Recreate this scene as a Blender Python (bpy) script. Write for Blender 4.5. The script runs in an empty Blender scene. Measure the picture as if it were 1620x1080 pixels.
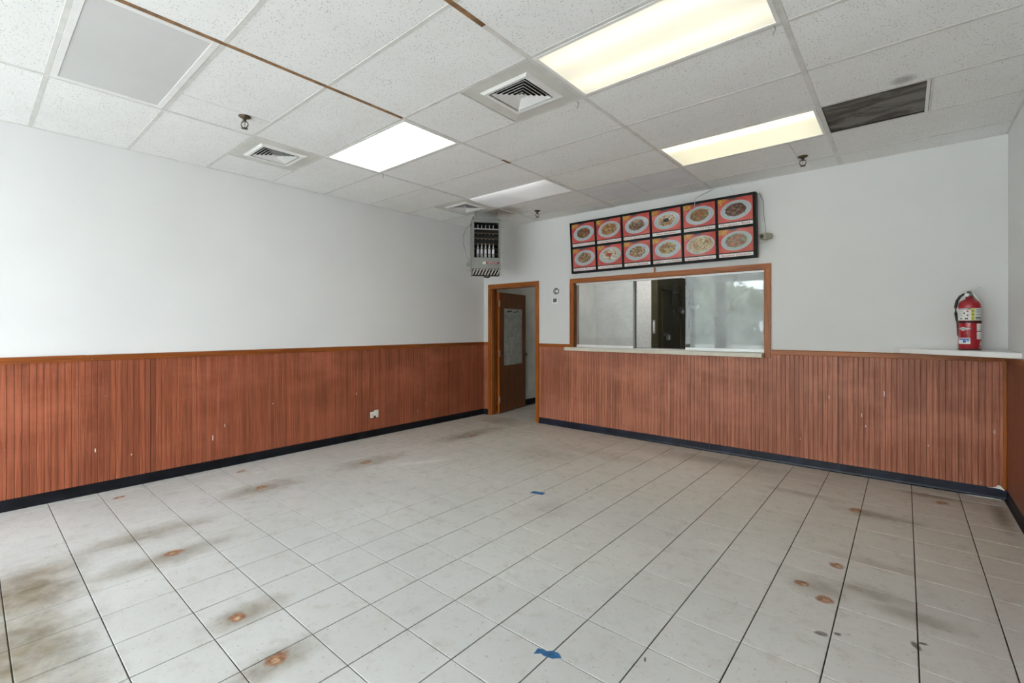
import bpy, bmesh, math, random
from mathutils import Vector, Matrix
FT = 0.3048
S = bpy.context.scene
C = S.collection
# ------------------------------------------------------------------ camera
cd = bpy.data.cameras.new('camera'); cam = bpy.data.objects.new('camera', cd); C.objects.link(cam)
CX, CY, CZ, YAW = 17.376, -18.157, 4.643, math.radians(40.29)
cam.location = (CX*FT, CY*FT, CZ*FT); cam.rotation_euler = (math.pi/2, 0, YAW)
cd.sensor_width = 36; cd.lens = 732.9/1620*36; cd.shift_y = -21.6/1620; cd.clip_start = .05; cd.clip_end = 300
S.camera = cam
# ------------------------------------------------------------------ light
W = bpy.data.worlds.new('overcast_sky'); S.world = W; W.use_nodes = True
bg = W.node_tree.nodes['Background']; bg.inputs[0].default_value = (.90, .955, 1, 1); bg.inputs[1].default_value = 11.0
pl = bpy.data.lights.new('storefront_daylight_portal', 'AREA'); pl.shape = 'RECTANGLE'; pl.size = 19.3*FT; pl.size_y = 8.8*FT
pl.cycles.is_portal = True
po = bpy.data.objects.new('storefront_daylight_portal', pl); C.objects.link(po)
po.location = (9.75*FT, -32.2*FT, 4.9*FT); po.rotation_euler = (math.radians(90), 0, 0)
S.view_settings.view_transform = 'Standard'; S.view_settings.look = 'None'
S.view_settings.exposure = 0.99; S.view_settings.gamma = 1; S.view_settings.use_curve_mapping = False
LAMP = 0.52
try:
    S.cycles.use_denoising = True; S.cycles.max_bounces = 9; S.cycles.diffuse_bounces = 7; S.cycles.adaptive_threshold = .1; S.cycles.glossy_bounces = 4
    S.cycles.transparent_max_bounces = 12; S.cycles.caustics_reflective = False; S.cycles.caustics_refractive = False
except Exception: pass
# room dimensions in feet: left wall x=0, back wall y=0, floor z=0
XR, YF, ZC = 19.5, -32.0, 9.875
rnd = random.Random(7)

# ------------------------------------------------------------------ mesh helpers (feet in, metres out)
class MB:
    def __init__(s): s.v = []; s.f = []; s.sm = set()
    def add(s, vs, fs, smooth=False):
        o = len(s.v); s.v += [tuple(p) for p in vs]
        for q in fs:
            if smooth: s.sm.add(len(s.f))
            s.f.append([i+o for i in q])
        return s
    def box(s, x0, x1, y0, y1, z0, z1):
        return s.add([(x0,y0,z0),(x1,y0,z0),(x1,y1,z0),(x0,y1,z0),(x0,y0,z1),(x1,y0,z1),(x1,y1,z1),(x0,y1,z1)],
                     [(3,2,1,0),(4,5,6,7),(0,1,5,4),(1,2,6,5),(2,3,7,6),(3,0,4,7)])
    def prism(s, poly, z0, z1):                       # polygon in xy (ccw), extruded in z
        n = len(poly)
        return s.add([(x,y,z0) for x,y in poly]+[(x,y,z1) for x,y in poly],
                     [tuple(range(n))[::-1], tuple(range(n,2*n))]+[(i,(i+1)%n,(i+1)%n+n,i+n) for i in range(n)])
    def prism_axis(s, poly, a0, a1, axis):            # polygon in the two other axes, extruded along axis
        n = len(poly)
        def P(p, a):
            return (a,p[0],p[1]) if axis == 'x' else (p[0],a,p[1]) if axis == 'y' else (p[0],p[1],a)
        return s.add([P(p,a0) for p in poly]+[P(p,a1) for p in poly],
                     [tuple(range(n))[::-1], tuple(range(n,2*n))]+[(i,(i+1)%n,(i+1)%n+n,i+n) for i in range(n)])
    def tube(s, pts, r, n=8, cap=True):
        pts = [Vector(p) for p in pts]; rr = r if isinstance(r,(list,tuple)) else [r]*len(pts)
        o = len(s.v); up = Vector((0,0,1))
        t0 = (pts[1]-pts[0]).normalized()
        if abs(t0.z) > .95: up = Vector((1,0,0))
        for i,p in enumerate(pts):
            t = (pts[min(i+1,len(pts)-1)]-pts[max(i-1,0)]).normalized()
            a = t.cross(up)
            if a.length < 1e-4: a = t.cross(Vector((0,1,0)))
            a.normalize(); b = a.cross(t)
            for k in range(n):
                g = 2*math.pi*k/n; s.v.append(tuple(p+(a*math.cos(g)+b*math.sin(g))*rr[i]))
        for i in range(len(pts)-1):
            for k in range(n):
                s.sm.add(len(s.f)); s.f.append([o+i*n+k, o+(i+1)*n+k, o+(i+1)*n+(k+1)%n, o+i*n+(k+1)%n])
        if cap:
            s.f.append([o+k for k in range(n)]); s.f.append([o+(len(pts)-1)*n+k for k in range(n)][::-1])
        return s
    def lathe(s, prof, n=24, c=(0,0,0), axis='z', a0=0, a1=2*math.pi, smooth=True):
        full = abs(a1-a0-2*math.pi) < 1e-6; m = n if full else n+1; o = len(s.v)
        for r,h in prof:
            for k in range(m):
                g = a0+(a1-a0)*k/n; x,y = r*math.cos(g), r*math.sin(g)
                p = (x,y,h) if axis == 'z' else (h,x,y) if axis == 'x' else (x,h,y)
                s.v.append((p[0]+c[0],p[1]+c[1],p[2]+c[2]))
        for i in range(len(prof)-1):
            for k in range(n):
                k2 = (k+1)%m if full else k+1
                if smooth: s.sm.add(len(s.f))
                s.f.append([o+i*m+k, o+i*m+k2, o+(i+1)*m+k2, o+(i+1)*m+k])
        return s
    def mesh(s, name, mat, bevel=0, fix=True):
        me = bpy.data.meshes.new(name)
        me.from_pydata([(x*FT,y*FT,z*FT) for x,y,z in s.v], [], s.f)
        for i in s.sm: me.polygons[i].use_smooth = True
        bm = bmesh.new(); bm.from_mesh(me)
        if fix: bmesh.ops.recalc_face_normals(bm, faces=bm.faces)
        if bevel: bmesh.ops.bevel(bm, geom=list(bm.edges), offset=bevel*FT, segments=1, affect='EDGES', clamp_overlap=True)
        bm.to_mesh(me); bm.free()
        if mat: me.materials.append(mat)
        return me
    def build(s, name, mat, parent=None, loc=(0,0,0), bevel=0, rot=None):
        return link(name, s.mesh(name, mat, bevel), parent, loc, rot)
def link(name, me, parent=None, loc=(0,0,0), rot=None):
    o = bpy.data.objects.new(name, me); C.objects.link(o)
    o.location = tuple(a*FT for a in loc)
    if rot: o.rotation_euler = rot
    if parent: o.parent = parent
    return o
def empty(name, loc, rot=None):
    o = link(name, None, None, loc, rot); o.empty_display_size = .1; return o
def tag(o, label=None, cat=None, group=None, kind=None):
    if label: o['label'] = label
    if cat: o['category'] = cat
    if group: o['group'] = group
    if kind: o['kind'] = kind
    return o
def struct(o, label=None, cat=None): return tag(o, label, cat, None, 'structure')
def B(*a): return MB().box(*a)
def text(name, body, size, mat, parent, loc, rot=None, width=None, ext=.002, fn=None, align='CENTER'):
    cu = bpy.data.curves.new('t','FONT'); cu.body = body; cu.size = size*FT; cu.extrude = ext*FT
    cu.align_x = align; cu.align_y = 'CENTER'; cu.resolution_u = 2
    t = bpy.data.objects.new('t', cu); C.objects.link(t)
    dg = bpy.context.evaluated_depsgraph_get(); me = bpy.data.meshes.new_from_object(t.evaluated_get(dg))
    bpy.data.objects.remove(t); bpy.data.curves.remove(cu); me.name = name
    if len(me.vertices) and width:
        xs = [v.co.x for v in me.vertices]; w = max(xs)-min(xs); k = width*FT/w; c = (max(xs)+min(xs))/2
        for v in me.vertices: v.co.x = (v.co.x-c)*k
    if fn:
        for v in me.vertices: v.co = fn(v.co)
    me.materials.clear(); me.materials.append(mat)
    return link(name, me, parent, loc, rot)

# ------------------------------------------------------------------ materials
class N:
    def __init__(s, name):
        s.m = bpy.data.materials.new(name); s.m.use_nodes = True; s.t = s.m.node_tree; s.t.nodes.clear()
    def n(s, ty, **kw):
        x = s.t.nodes.new(ty)
        for k,v in kw.items(): setattr(x,k,v)
        return x
    def put(s, sock, v):
        if v is None: return
        if hasattr(v,'is_output'): s.t.links.new(v, sock)
        elif isinstance(v,(tuple,list)) and len(v) == 3 and sock.type == 'RGBA': sock.default_value = (*v,1)
        else: sock.default_value = v
    def pos(s): return s.n('ShaderNodeNewGeometry').outputs['Position']
    def obj(s): return s.n('ShaderNodeTexCoord').outputs['Object']
    def rand(s): return s.n('ShaderNodeObjectInfo').outputs['Random']
    def map(s, vec, scale=(1,1,1), loc=(0,0,0), rot=(0,0,0)):
        x = s.n('ShaderNodeMapping'); s.put(x.inputs['Vector'],vec); x.inputs['Scale'].default_value = scale
        x.inputs['Location'].default_value = loc; x.inputs['Rotation'].default_value = rot; return x.outputs[0]
    def noise(s, vec, scale, detail=4, rough=.55, dist=0):
        x = s.n('ShaderNodeTexNoise'); s.put(x.inputs['Vector'],vec); s.put(x.inputs['Scale'],scale); x.inputs['Detail'].default_value = detail
        x.inputs['Roughness'].default_value = rough; x.inputs['Distortion'].default_value = dist; return x.outputs['Fac']
    def vor(s, vec, scale, feature='F1', out='Distance', rnd=1):
        x = s.n('ShaderNodeTexVoronoi', feature=feature); s.put(x.inputs['Vector'],vec); x.inputs['Scale'].default_value = scale
        x.inputs['Randomness'].default_value = rnd; return x.outputs[out]
    def math(s, op, a, b=None, c=None, clamp=False):
        x = s.n('ShaderNodeMath', operation=op, use_clamp=clamp); s.put(x.inputs[0],a); s.put(x.inputs[1],b); s.put(x.inputs[2],c); return x.outputs[0]
    def ss(s, v, a, b, lo=0., hi=1.):                 # smoothstep a..b -> lo..hi
        x = s.n('ShaderNodeMapRange', interpolation_type='SMOOTHSTEP'); s.put(x.inputs[0],v)
        for i,q in zip((1,2,3,4),(a,b,lo,hi)): s.put(x.inputs[i], q)
        return x.outputs[0]
    def mix(s, f, a, b, blend='MIX'):
        x = s.n('ShaderNodeMix', data_type='RGBA', blend_type=blend); s.put(x.inputs[0],f); s.put(x.inputs[6],a); s.put(x.inputs[7],b); return x.outputs[2]
    def ramp(s, v, stops, const=False):
        x = s.n('ShaderNodeValToRGB'); s.put(x.inputs[0],v); e = x.color_ramp.elements
        if const: x.color_ramp.interpolation = 'CONSTANT'
        while len(e) < len(stops): e.new(.5)
        for i,(p,c) in enumerate(stops): e[i].position = p; e[i].color = (*c,1)
        return x.outputs[0]
    def sep(s, v):
        x = s.n('ShaderNodeSeparateXYZ'); s.put(x.inputs[0],v); return x.outputs
    def comb(s, a, b, c):
        x = s.n('ShaderNodeCombineXYZ'); s.put(x.inputs[0],a); s.put(x.inputs[1],b); s.put(x.inputs[2],c); return x.outputs[0]
    def bump(s, h, strength=.3, dist=.01):
        x = s.n('ShaderNodeBump'); s.put(x.inputs['Height'],h); x.inputs['Strength'].default_value = strength; x.inputs['Distance'].default_value = dist; return x.outputs[0]
    def bsdf(s, col, rough=.5, metal=0, spec=.5, normal=None, coat=0, emit=None, es=0):
        p = s.n('ShaderNodeBsdfPrincipled'); s.put(p.inputs['Base Color'],col); s.put(p.inputs['Roughness'],rough); s.put(p.inputs['Metallic'],metal)
        s.put(p.inputs['Specular IOR Level'],spec); s.put(p.inputs['Normal'],normal); s.put(p.inputs['Coat Weight'],coat)
        if emit is not None: s.put(p.inputs['Emission Color'],emit); s.put(p.inputs['Emission Strength'],es)
        return s.out(p.outputs[0])
    def out(s, sh):
        o = s.n('ShaderNodeOutputMaterial'); s.t.links.new(sh,o.inputs[0]); return s.m
def sr(r,g,b):                                         # sRGB 0-255 -> linear
    f = lambda c: c/12.92 if c <= .04045 else ((c+.055)/1.055)**2.4
    return (f(r/255),f(g/255),f(b/255))
def plain(name, col, rough=.5, metal=0, var=.08, scale=8, spec=.5, bump=0, coat=0):
    m = N(name); p = m.pos(); f = m.noise(p, scale, 5)
    c = m.mix(m.ss(f,.3,.7), tuple(x*(1-var) for x in col), tuple(min(1,x*(1+var)) for x in col))
    return m.bsdf(c, rough, metal, spec, m.bump(m.noise(p,scale*12,3),bump,.002) if bump else None, coat)

def m_wall():
    m = N('wall_paint'); p = m.pos(); f = m.noise(p,.9,2); g = m.noise(p,14,3)
    c = m.mix(m.ss(f,.3,.75), (.72,.72,.725), (.755,.755,.755)); c = m.mix(m.ss(g,.62,.8,0,.10), c, (.6,.6,.58))
    return m.bsdf(c,.5,0,.25)
def m_ceiltile():
    m = N('acoustic_tile'); p = m.pos()
    a = m.vor(m.map(p,(1,1.0,1)), 62); b = m.vor(m.map(p,(.75,1.25,1),rot=(0,0,.5)), 125)
    na = m.noise(p,7,2); nb = m.noise(p,23,3)
    h1 = m.ss(a, m.math('MULTIPLY',na,.26), m.math('MULTIPLY_ADD',na,.26,.11), 1, 0); h2 = m.ss(b,.10,.30,1,0)
    h2 = m.math('MULTIPLY',h2,m.ss(nb,.42,.62)); h = m.math('MAXIMUM',m.math('MULTIPLY',h1,.62),m.math('MULTIPLY',h2,.5))
    c = m.mix(m.ss(m.noise(p,2.2,5),.3,.75), (.87,.875,.875), (.83,.83,.825))
    c = m.mix(m.math('MULTIPLY',m.rand(),.16), c, (.62,.61,.58))
    soot = m.n('ShaderNodeVectorMath', operation='DISTANCE'); m.put(soot.inputs[0],m.map(p,(1,.8,1))); soot.inputs[1].default_value = (3.6*FT,-2.7*FT*.8,ZC*FT)
    c = m.mix(m.ss(m.math('MULTIPLY_ADD',m.noise(p,6,4),.35,soot.outputs['Value']),.22,.58,.8,0), c, (.26,.19,.13))
    sm2 = m.n('ShaderNodeVectorMath', operation='DISTANCE'); m.put(sm2.inputs[0],p); sm2.inputs[1].default_value = (17.35*FT,-5.35*FT,ZC*FT)
    c = m.mix(m.ss(sm2.outputs['Value'],.02,.09,.6,0), c, (.25,.24,.24))
    c = m.mix(h, c, (.24,.22,.19))
    return m.bsdf(c,.9,0,.1)
def m_board(name, a, b, cdark):
    m = N(name); p = m.pos(); r = m.rand()
    q = m.comb(*[m.math('ADD',m.sep(p)[i],m.math('MULTIPLY',r,9.)) if i < 2 else m.sep(p)[2] for i in range(3)])
    g = m.noise(m.map(q,(90,90,2.2)),1,5,.6,.6); g2 = m.noise(m.map(q,(22,22,.9)),1,3,.5,1.5)
    c = m.mix(m.ss(g,.36,.64), a, b); c = m.mix(m.ss(g2,.52,.70,0,.45), c, cdark)
    c = m.mix(m.math('MULTIPLY',m.ss(r,.1,.9),.45), c, tuple(x*.72 for x in a))
    w = m.noise(m.map(p,(1.2,1.2,2.2)),1,5,.6); z = m.sep(p)[2]
    hz = m.math('MULTIPLY',m.ss(w,.42,.7,0,.38),m.ss(z,.1,1.0,.5,1))
    c = m.mix(hz, c, tuple(min(1,x*1.45+.03) for x in b))
    scr = m.noise(m.map(p,(5,5,60)),1,2); c = m.mix(m.ss(scr,.76,.80,0,.5), c, (.6,.45,.38))
    st = m.vor(m.map(p,(1,1,.35)), 4.2); c = m.mix(m.ss(st,.02,.035,.8,0), c, (.62,.5,.45))
    return m.bsdf(c,m.ss(g,.3,.7,.36,.5),0,.4,m.bump(g,.12,.002))
def m_trim(name, a, b, sc=(3,3,3), axis=2):
    m = N(name); p = m.pos(); s = [40,40,40]; s[axis] = 2.5
    g = m.noise(m.map(p,tuple(s)),1,5,.6,.8); c = m.mix(m.ss(g,.3,.7), a, b)
    n2 = m.noise(p,25,3); c = m.mix(m.ss(n2,.70,.76,0,.6), c, (.55,.33,.18))
    return m.bsdf(c,.35,0,.45,m.bump(g,.08,.002))
def blob(m, p, cx, cy, rx, ry, rot, amp, nz, e0=.5, e1=1.0):
    d = m.n('ShaderNodeVectorMath', operation='LENGTH'); m.put(d.inputs[0], m.map(p,(1/(rx*FT),1/(ry*FT),0)) if False else None)
    q = m.n('ShaderNodeMapping', vector_type='TEXTURE'); m.put(q.inputs[0],p)
    q.inputs['Location'].default_value = (cx*FT,cy*FT,0); q.inputs['Rotation'].default_value = (0,0,rot); q.inputs['Scale'].default_value = (rx*FT,ry*FT,1)
    m.t.links.new(q.outputs[0], d.inputs[0])
    v = m.math('ADD', d.outputs['Value'], m.math('MULTIPLY',m.math('SUBTRACT',nz,.5),amp))
    return m.ss(v,e0,e1,1,0)
RUST = [(0.95,-15.41,.10,.16),(5.86,-15.38,.13,.16),(9.21,-15.33,.11,.12),(10.64,-15.33,.13,.15),(3.10,-12.6,.14,.17),(16.40,-3.52,.14,.17),
        (16.36,-7.15,.12,.13),(16.32,-8.65,.12,.13),(15.96,-8.33,.11,.10),(3.19,-9.2,.13,.22),(3.19,-4.03,.12,.3),(18.13,-1.39,.14,.12),(17.85,-.75,.09,.10),(1.0,-12.4,.1,.15)]
SMEAR = [(4.4,-15.5,.55,1.5,.7),(6.0,-15.6,.45,1.5,.72),(9.2,-15.2,.38,.75,.85),(10.7,-15.4,.38,.8,.75),(5.7,-17.5,1.7,.95,1.0),(7.6,-17.7,2.2,1.05,1.0),(9.0,-17.3,.8,.6,.6),(4.9,-17.2,.5,.7,.9),(3.2,-12.6,.6,1.5,.7),(3.2,-9.0,.6,1.7,.6),
         (2.9,-4.0,.6,2.4,.8),(16.8,-3.6,1.1,.35,.75),(15.2,-3.0,1.2,.3,.4),(16.9,-7.9,.8,.35,.65),(17.5,-8.3,.7,.3,.6),(16.2,-8.3,.55,.5,.55),(16.9,-6.6,1.2,.25,.35),(18.0,-.9,.8,.3,.75),(2.0,-.9,1.4,.9,.6),(7.3,-4.3,1.7,1.2,.28),
         (19.2,-1.6,.22,1.5,.95),(19.1,-.3,.5,.25,.8),(9.0,-3.0,2.8,.8,.3),(12.5,-1.2,2.5,.6,.38),(10.4,-8.4,.8,.9,.25)]
BLOT = [(17.5,-9.17,.07,.16),(17.58,-9.05,.1,.05),(16.6,-9.6,.06,.05),(16.4,-9.75,.12,.08),(10.4,-6.6,.05,.05),(14.6,-12.0,.02,.06),(13.4,-14.3,.03,.09)]
def m_floor(sme=(), rus=(), blo=(), pale=False):
    m = N('floor_tile_vinyl'); p = m.pos(); r = m.rand(); sp = m.sep(p)
    n1 = m.noise(p,1.1,3); n2 = m.noise(p,9,5,.65); nf = m.noise(p,45,4,.6)
    c = m.mix(m.ss(n1,.3,.7), (.505,.505,.497), (.56,.562,.558))
    back = m.math('MULTIPLY_ADD', n1, 1.6, sp[1])      # the back of the room is yellowed by wear
    c = m.mix(m.ss(back,-3.4,.4,0,.72), c, (.60,.55,.46))
    c = m.mix(m.math('MULTIPLY',r,.16), c, (.50,.47,.43))
    st = m.noise(m.map(p,(11,15,1),rot=(0,0,.12)),1,5,.7); c = m.mix(m.ss(st,.48,.72,0,.36), c, (.45,.41,.36))
    c = m.mix(m.ss(n2,.52,.78,0,.65), c, (.38,.345,.30))
    c = m.mix(m.ss(nf,.60,.70,0,.55), c, (.26,.23,.19))
    spk = m.vor(p,7.5); c = m.mix(m.ss(spk,.02,.035,.75,0), c, (.08,.065,.055))
    if sme or rus or blo or pale: nz = m.noise(p,7,5,.65)
    if sme:
        dm = None
        for cx,cy,rx,ry,k in sme:
            b = m.math('MULTIPLY', blob(m,p,cx,cy,rx,ry,0,.9,nz,.1,1.2), k); dm = b if dm is None else m.math('MAXIMUM',dm,b)
        dm = m.math('MULTIPLY',dm,m.ss(n2,.2,.65,.65,1.))
        c = m.mix(m.math('MULTIPLY',dm,.90), c, m.mix(m.ss(nz,.4,.6), (.145,.115,.072), (.20,.155,.092)))
    if pale: c = m.mix(m.math('MULTIPLY', blob(m,p,4.6,-8.0,.25,1.6,-.5,.8,nz,.1,1.), .5), c, (.78,.76,.73))
    if rus:
        rm = ri = None
        for cx,cy,rx,ry in rus:
            b = blob(m,p,cx,cy,rx*1.2,ry*1.2,.3,2.0,nz,.55,1.05); rm = b if rm is None else m.math('MAXIMUM',rm,b)
            b = blob(m,p,cx+.03,cy-.02,rx*.55,ry*.5,.3,2.2,nz,.4,1.0); ri = b if ri is None else m.math('MAXIMUM',ri,b)
        c = m.mix(m.math('MULTIPLY',rm,.9), c, m.mix(m.ss(nf,.4,.6),(.17,.062,.022),(.34,.145,.055)))
        c = m.mix(m.math('MULTIPLY',ri,m.ss(nf,.35,.6,.1,.8)), c, (.58,.43,.28))
    if blo:
        bk = None
        for cx,cy,rx,ry in blo:
            b = blob(m,p,cx,cy,rx,ry,.4,1.4,nz,.5,.9); bk = b if bk is None else m.math('MAXIMUM',bk,b)
        c = m.mix(m.math('MULTIPLY',bk,.8), c, (.06,.045,.035))
    return m.bsdf(c, m.ss(n2,.3,.7,.34,.5), 0, .40)
FLOORS = {}
def floor_mat(a,b,c_,d):
    def hit(L, f): return tuple(i for i,q in enumerate(L) if q[0]+q[2]*f > a and q[0]-q[2]*f < b and q[1]+q[3]*f > c_ and q[1]-q[3]*f < d)
    key = (hit(SMEAR,1.7),hit(RUST,2.6),hit(BLOT,1.8), 3 < b and a < 6.2 and c_ < -5.5 and d > -10.5)
    if key not in FLOORS:
        FLOORS[key] = m_floor([SMEAR[i] for i in key[0]],[RUST[i] for i in key[1]],[BLOT[i] for i in key[2]],key[3])
    return FLOORS[key]
def m_lens(name, col, strength, tubes):
    m = N(name); p = m.obj(); y = m.sep(p)[1]
    b = None
    for t in tubes:
        g = m.ss(m.math('ABSOLUTE',m.math('SUBTRACT',y,t*FT)), 0., .42*FT, 1, 0); b = g if b is None else m.math('ADD',b,g)
    e = m.math('MULTIPLY_ADD', b, strength*.42, strength*.80)
    x = m.ss(m.math('ABSOLUTE',m.sep(p)[0]),1.2*FT,1.95*FT,1.,.78)
    return m.bsdf((.8,.8,.78),.25,0,.4,None,0,col,m.math('MULTIPLY',e,x))
def m_glass(name, tint, refl, haze, hcol=(.6,.62,.63)):
    m = N(name); t = m.n('ShaderNodeBsdfTransparent'); m.put(t.inputs[0],tint)
    g = m.n('ShaderNodeBsdfGlossy'); m.put(g.inputs['Roughness'],.02); m.put(g.inputs['Color'],(.95,.97,.98))
    lw = m.n('ShaderNodeLayerWeight'); lw.inputs[0].default_value = .25
    mx = m.n('ShaderNodeMixShader'); m.put(mx.inputs[0], m.math('ADD',m.math('MULTIPLY',lw.outputs['Fresnel'],.5),refl,clamp=True))
    m.t.links.new(t.outputs[0],mx.inputs[1]); m.t.links.new(g.outputs[0],mx.inputs[2])
    d = m.n('ShaderNodeBsdfDiffuse'); m.put(d.inputs[0],hcol); m2 = m.n('ShaderNodeMixShader')
    m.put(m2.inputs[0], m.ss(m.noise(m.pos(),3.5,5),.2,.8,haze*.6,haze*1.3)); m.t.links.new(mx.outputs[0],m2.inputs[1]); m.t.links.new(d.outputs[0],m2.inputs[2])
    return m.out(m2.outputs[0])
def m_clear():
    m = N('storefront_glass'); t = m.n('ShaderNodeBsdfTransparent'); m.put(t.inputs[0],(.96,.98,.97)); g = m.n('ShaderNodeBsdfGlossy'); m.put(g.inputs['Roughness'],.02)
    mx = m.n('ShaderNodeMixShader'); mx.inputs[0].default_value = .05; m.t.links.new(t.outputs[0],mx.inputs[1]); m.t.links.new(g.outputs[0],mx.inputs[2]); return m.out(mx.outputs[0])
M = {}
M['wall'] = m_wall(); M['ctile'] = m_ceiltile(); M['floor'] = m_floor()
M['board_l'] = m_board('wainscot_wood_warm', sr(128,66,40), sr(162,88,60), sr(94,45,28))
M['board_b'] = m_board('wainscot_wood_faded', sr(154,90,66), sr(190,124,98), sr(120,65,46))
M['panel_r'] = m_board('smooth_brown_panel', sr(122,68,46), sr(138,80,56), sr(104,56,36))
M['trim'] = m_trim('orange_stained_wood', sr(138,72,18), sr(172,96,32)); M['trim_x'] = m_trim('orange_stained_wood_rail', sr(138,72,18), sr(172,96,32), axis=0)
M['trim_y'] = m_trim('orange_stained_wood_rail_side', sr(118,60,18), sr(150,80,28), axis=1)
M['door'] = m_trim('dark_stained_door_veneer', sr(92,50,20), sr(120,68,30))
M['base'] = plain('black_vinyl_cove_base', (.006,.007,.010), .45, 0, .5, 6, .2)
M['basedge'] = plain('navy_scuffed_vinyl', (.012,.015,.030), .38, 0, .5, 6, .3)
M['groove'] = plain('dark_groove',sr(84,42,28),.7); M['joint'] = plain('dark_joint_filler', (.018,.015,.012), .9)
M['tee'] = plain('grey_painted_grid_metal', (.66,.655,.63), .5, 0, .08, 10)
M['tee_brown'] = plain('rust_brown_grid_metal', (.26,.135,.06), .6, 0, .35, 14)
M['white_metal'] = plain('white_enamel', (.80,.80,.79), .35, 0, .03, 10); M['vent_metal'] = plain('dusty_vent_metal', (.62,.615,.58), .5, 0, .06, 5)
M['black'] = plain('black_void', (.006,.006,.006), .9); M['blk_gloss'] = plain('black_satin_frame', (.008,.008,.009), .5, 0, .2, 8, .15)
M['blk_side'] = plain('weathered_black_box_side', (.03,.029,.025), .5, 0, .4, 8, .2)
M['grey_panel'] = plain('blue_grey_panel', (.70,.735,.77), .5, 0, .04, 4)
M['lens_off'] = plain('unlit_acrylic_lens', (.60,.60,.60), .3, 0, .03, 2, .4); M['lens_d'] = plain('unlit_white_acrylic_lens', (.74,.75,.76), .18, 0, .03, 2, .6)
M['lit_a'] = m_lens('lit_lens_white', (1,.99,.94), LAMP*3.6, (-.45,.45)); M['lit_b'] = m_lens('lit_lens_warm', (1,.93,.66), LAMP*.74, (-.55,.45)); M['lit_c'] = m_lens('lit_lens_yellow', (1,.95,.62), LAMP*.9, (-.75,-.75,-.85,-.6))
M['glow_d'] = m_lens('unlit_lens_faint_glow', (.95,.97,1), LAMP*.22, (-.8,-.7))  # unlit lens; weak emission near one edge mimics the daylight it catches
M['white_plastic'] = plain('ivory_plastic', (.72,.70,.64), .4); M['dark_plastic'] = plain('dark_plastic', (.03,.03,.03), .4)
M['beige'] = plain('beige_plastic',(.30,.28,.20),.45); M['steel'] = plain('brushed_steel', (.55,.55,.55), .3, .9); M['bronze'] = plain('tarnished_brass', (.10,.075,.045), .4, .6, .3)
M['heater'] = plain('grey_green_sheet_metal', (.26,.265,.245), .45, .1, .06, 5); M['heater_side'] = M['heater']
M['tube'] = plain('light_steel_tube', (.75,.76,.8), .3, .2); M['slat'] = plain('brown_burner_bar', (.10,.065,.04), .6)
M['white'] = plain('white_laminate', (.84,.84,.84), .3, 0, .02); M['sill'] = plain('cream_laminate_edge', (.66,.62,.53), .35, 0, .06, 12)
M['alu'] = plain('white_aluminium_track', (.82,.83,.85), .3, .1, .03); M['dark_alu'] = plain('grey_aluminium', (.28,.28,.27), .35, .4)
M['glass'] = m_glass('dusty_sliding_glass', (.95,.97,.97), .025, .13, (.70,.70,.70)); M['glass_r'] = m_glass('hazy_sliding_glass', (.93,.96,.97), .034, .30, (.62,.65,.68)); M['glass_c'] = m_glass('clear_sliding_glass', (.97,.98,.97), .0, .0); M['glass_f'] = m_clear()
M['frp'] = plain('white_frp_panel', (.66,.66,.66), .4, 0, .07, 30, .4, .2); M['olive'] = plain('olive_cooler_metal', (.050,.045,.024), .6, 0, .12, 5, .2); M['olive2'] = plain('dark_olive_cooler_door', (.038,.034,.019), .6, 0, .15, 5, .2)
M['blue'] = plain('blue_painters_tape', (.015,.10,.24), .6, 0, .3, 20); M['red'] = plain('extinguisher_red', (.36,.006,.016), .22, 0, .05, 8, .5, 0, .3)
M['rubber'] = plain('black_rubber', (.015,.015,.015), .5); M['chrome'] = plain('dull_chrome', (.26,.26,.25), .28, .9)
M['paper'] = plain('white_label_paper', (.78,.78,.77), .5, 0, .02); M['yellow'] = plain('yellow_label_strip', (.72,.66,.10), .5); M['inkblk'] = plain('black_ink', (.03,.03,.03), .6); M['inkgrey'] = plain('grey_ink', (.30,.30,.31), .6)
M['inkred'] = plain('red_ink', (.42,.03,.035), .5); M['inkblue'] = plain('blue_ink', (.02,.13,.5), .5); M['maroon'] = plain('maroon_plate', (.22,.02,.04), .4)
M['concrete'] = plain('outdoor_concrete', (.50,.49,.47), .9, 0, .12, 1.5); M['bark'] = plain('grey_bark', (.26,.24,.22), .9, 0, .2, 5); M['leaf'] = plain('spring_leaf', (.24,.27,.20), .7, 0, .3, 3)
M['column'] = plain('grey_column_paint', (.22,.24,.26), .5); M['kfloor'] = plain('kitchen_quarry_floor', (.10,.07,.055), .6); M['hallwall'] = plain('scuffed_hall_paint', (.62,.62,.59), .6, 0, .1, 3)
M['dfil'] = None
def m_filter():
    m = N('dirty_return_filter'); p = m.pos(); n = m.noise(m.map(p,(2.5,9,1)),1,6,.65,.8); f = m.noise(p,60,3)
    c = m.mix(m.ss(n,.38,.62), (.05,.043,.036), (.20,.19,.175)); c = m.mix(m.ss(f,.7,.78,0,.5), c, (.4,.38,.35))
    return m.bsdf(c,.8)
M['filter'] = m_filter()
def m_map():
    m = N('printed_street_map'); p = m.obj()
    e = m.vor(p,28,'DISTANCE_TO_EDGE'); e2 = m.vor(m.map(p,rot=(0,.4,0)),75,'DISTANCE_TO_EDGE'); w = m.noise(p,9,4,.6)
    c = m.mix(m.ss(w,.35,.65), (.36,.37,.36), (.50,.50,.47)); c = m.mix(m.ss(e,.012,.04,.75,0), c, (.12,.12,.12)); c = m.mix(m.ss(e2,.02,.06,.5,0), c, (.7,.7,.68))
    z = m.sep(p)[2]; c = m.mix(m.ss(z,1.22*FT,1.26*FT), c, (.48,.48,.45))
    return m.bsdf(c,.22,0,.5)
M['map'] = m_map()

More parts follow.
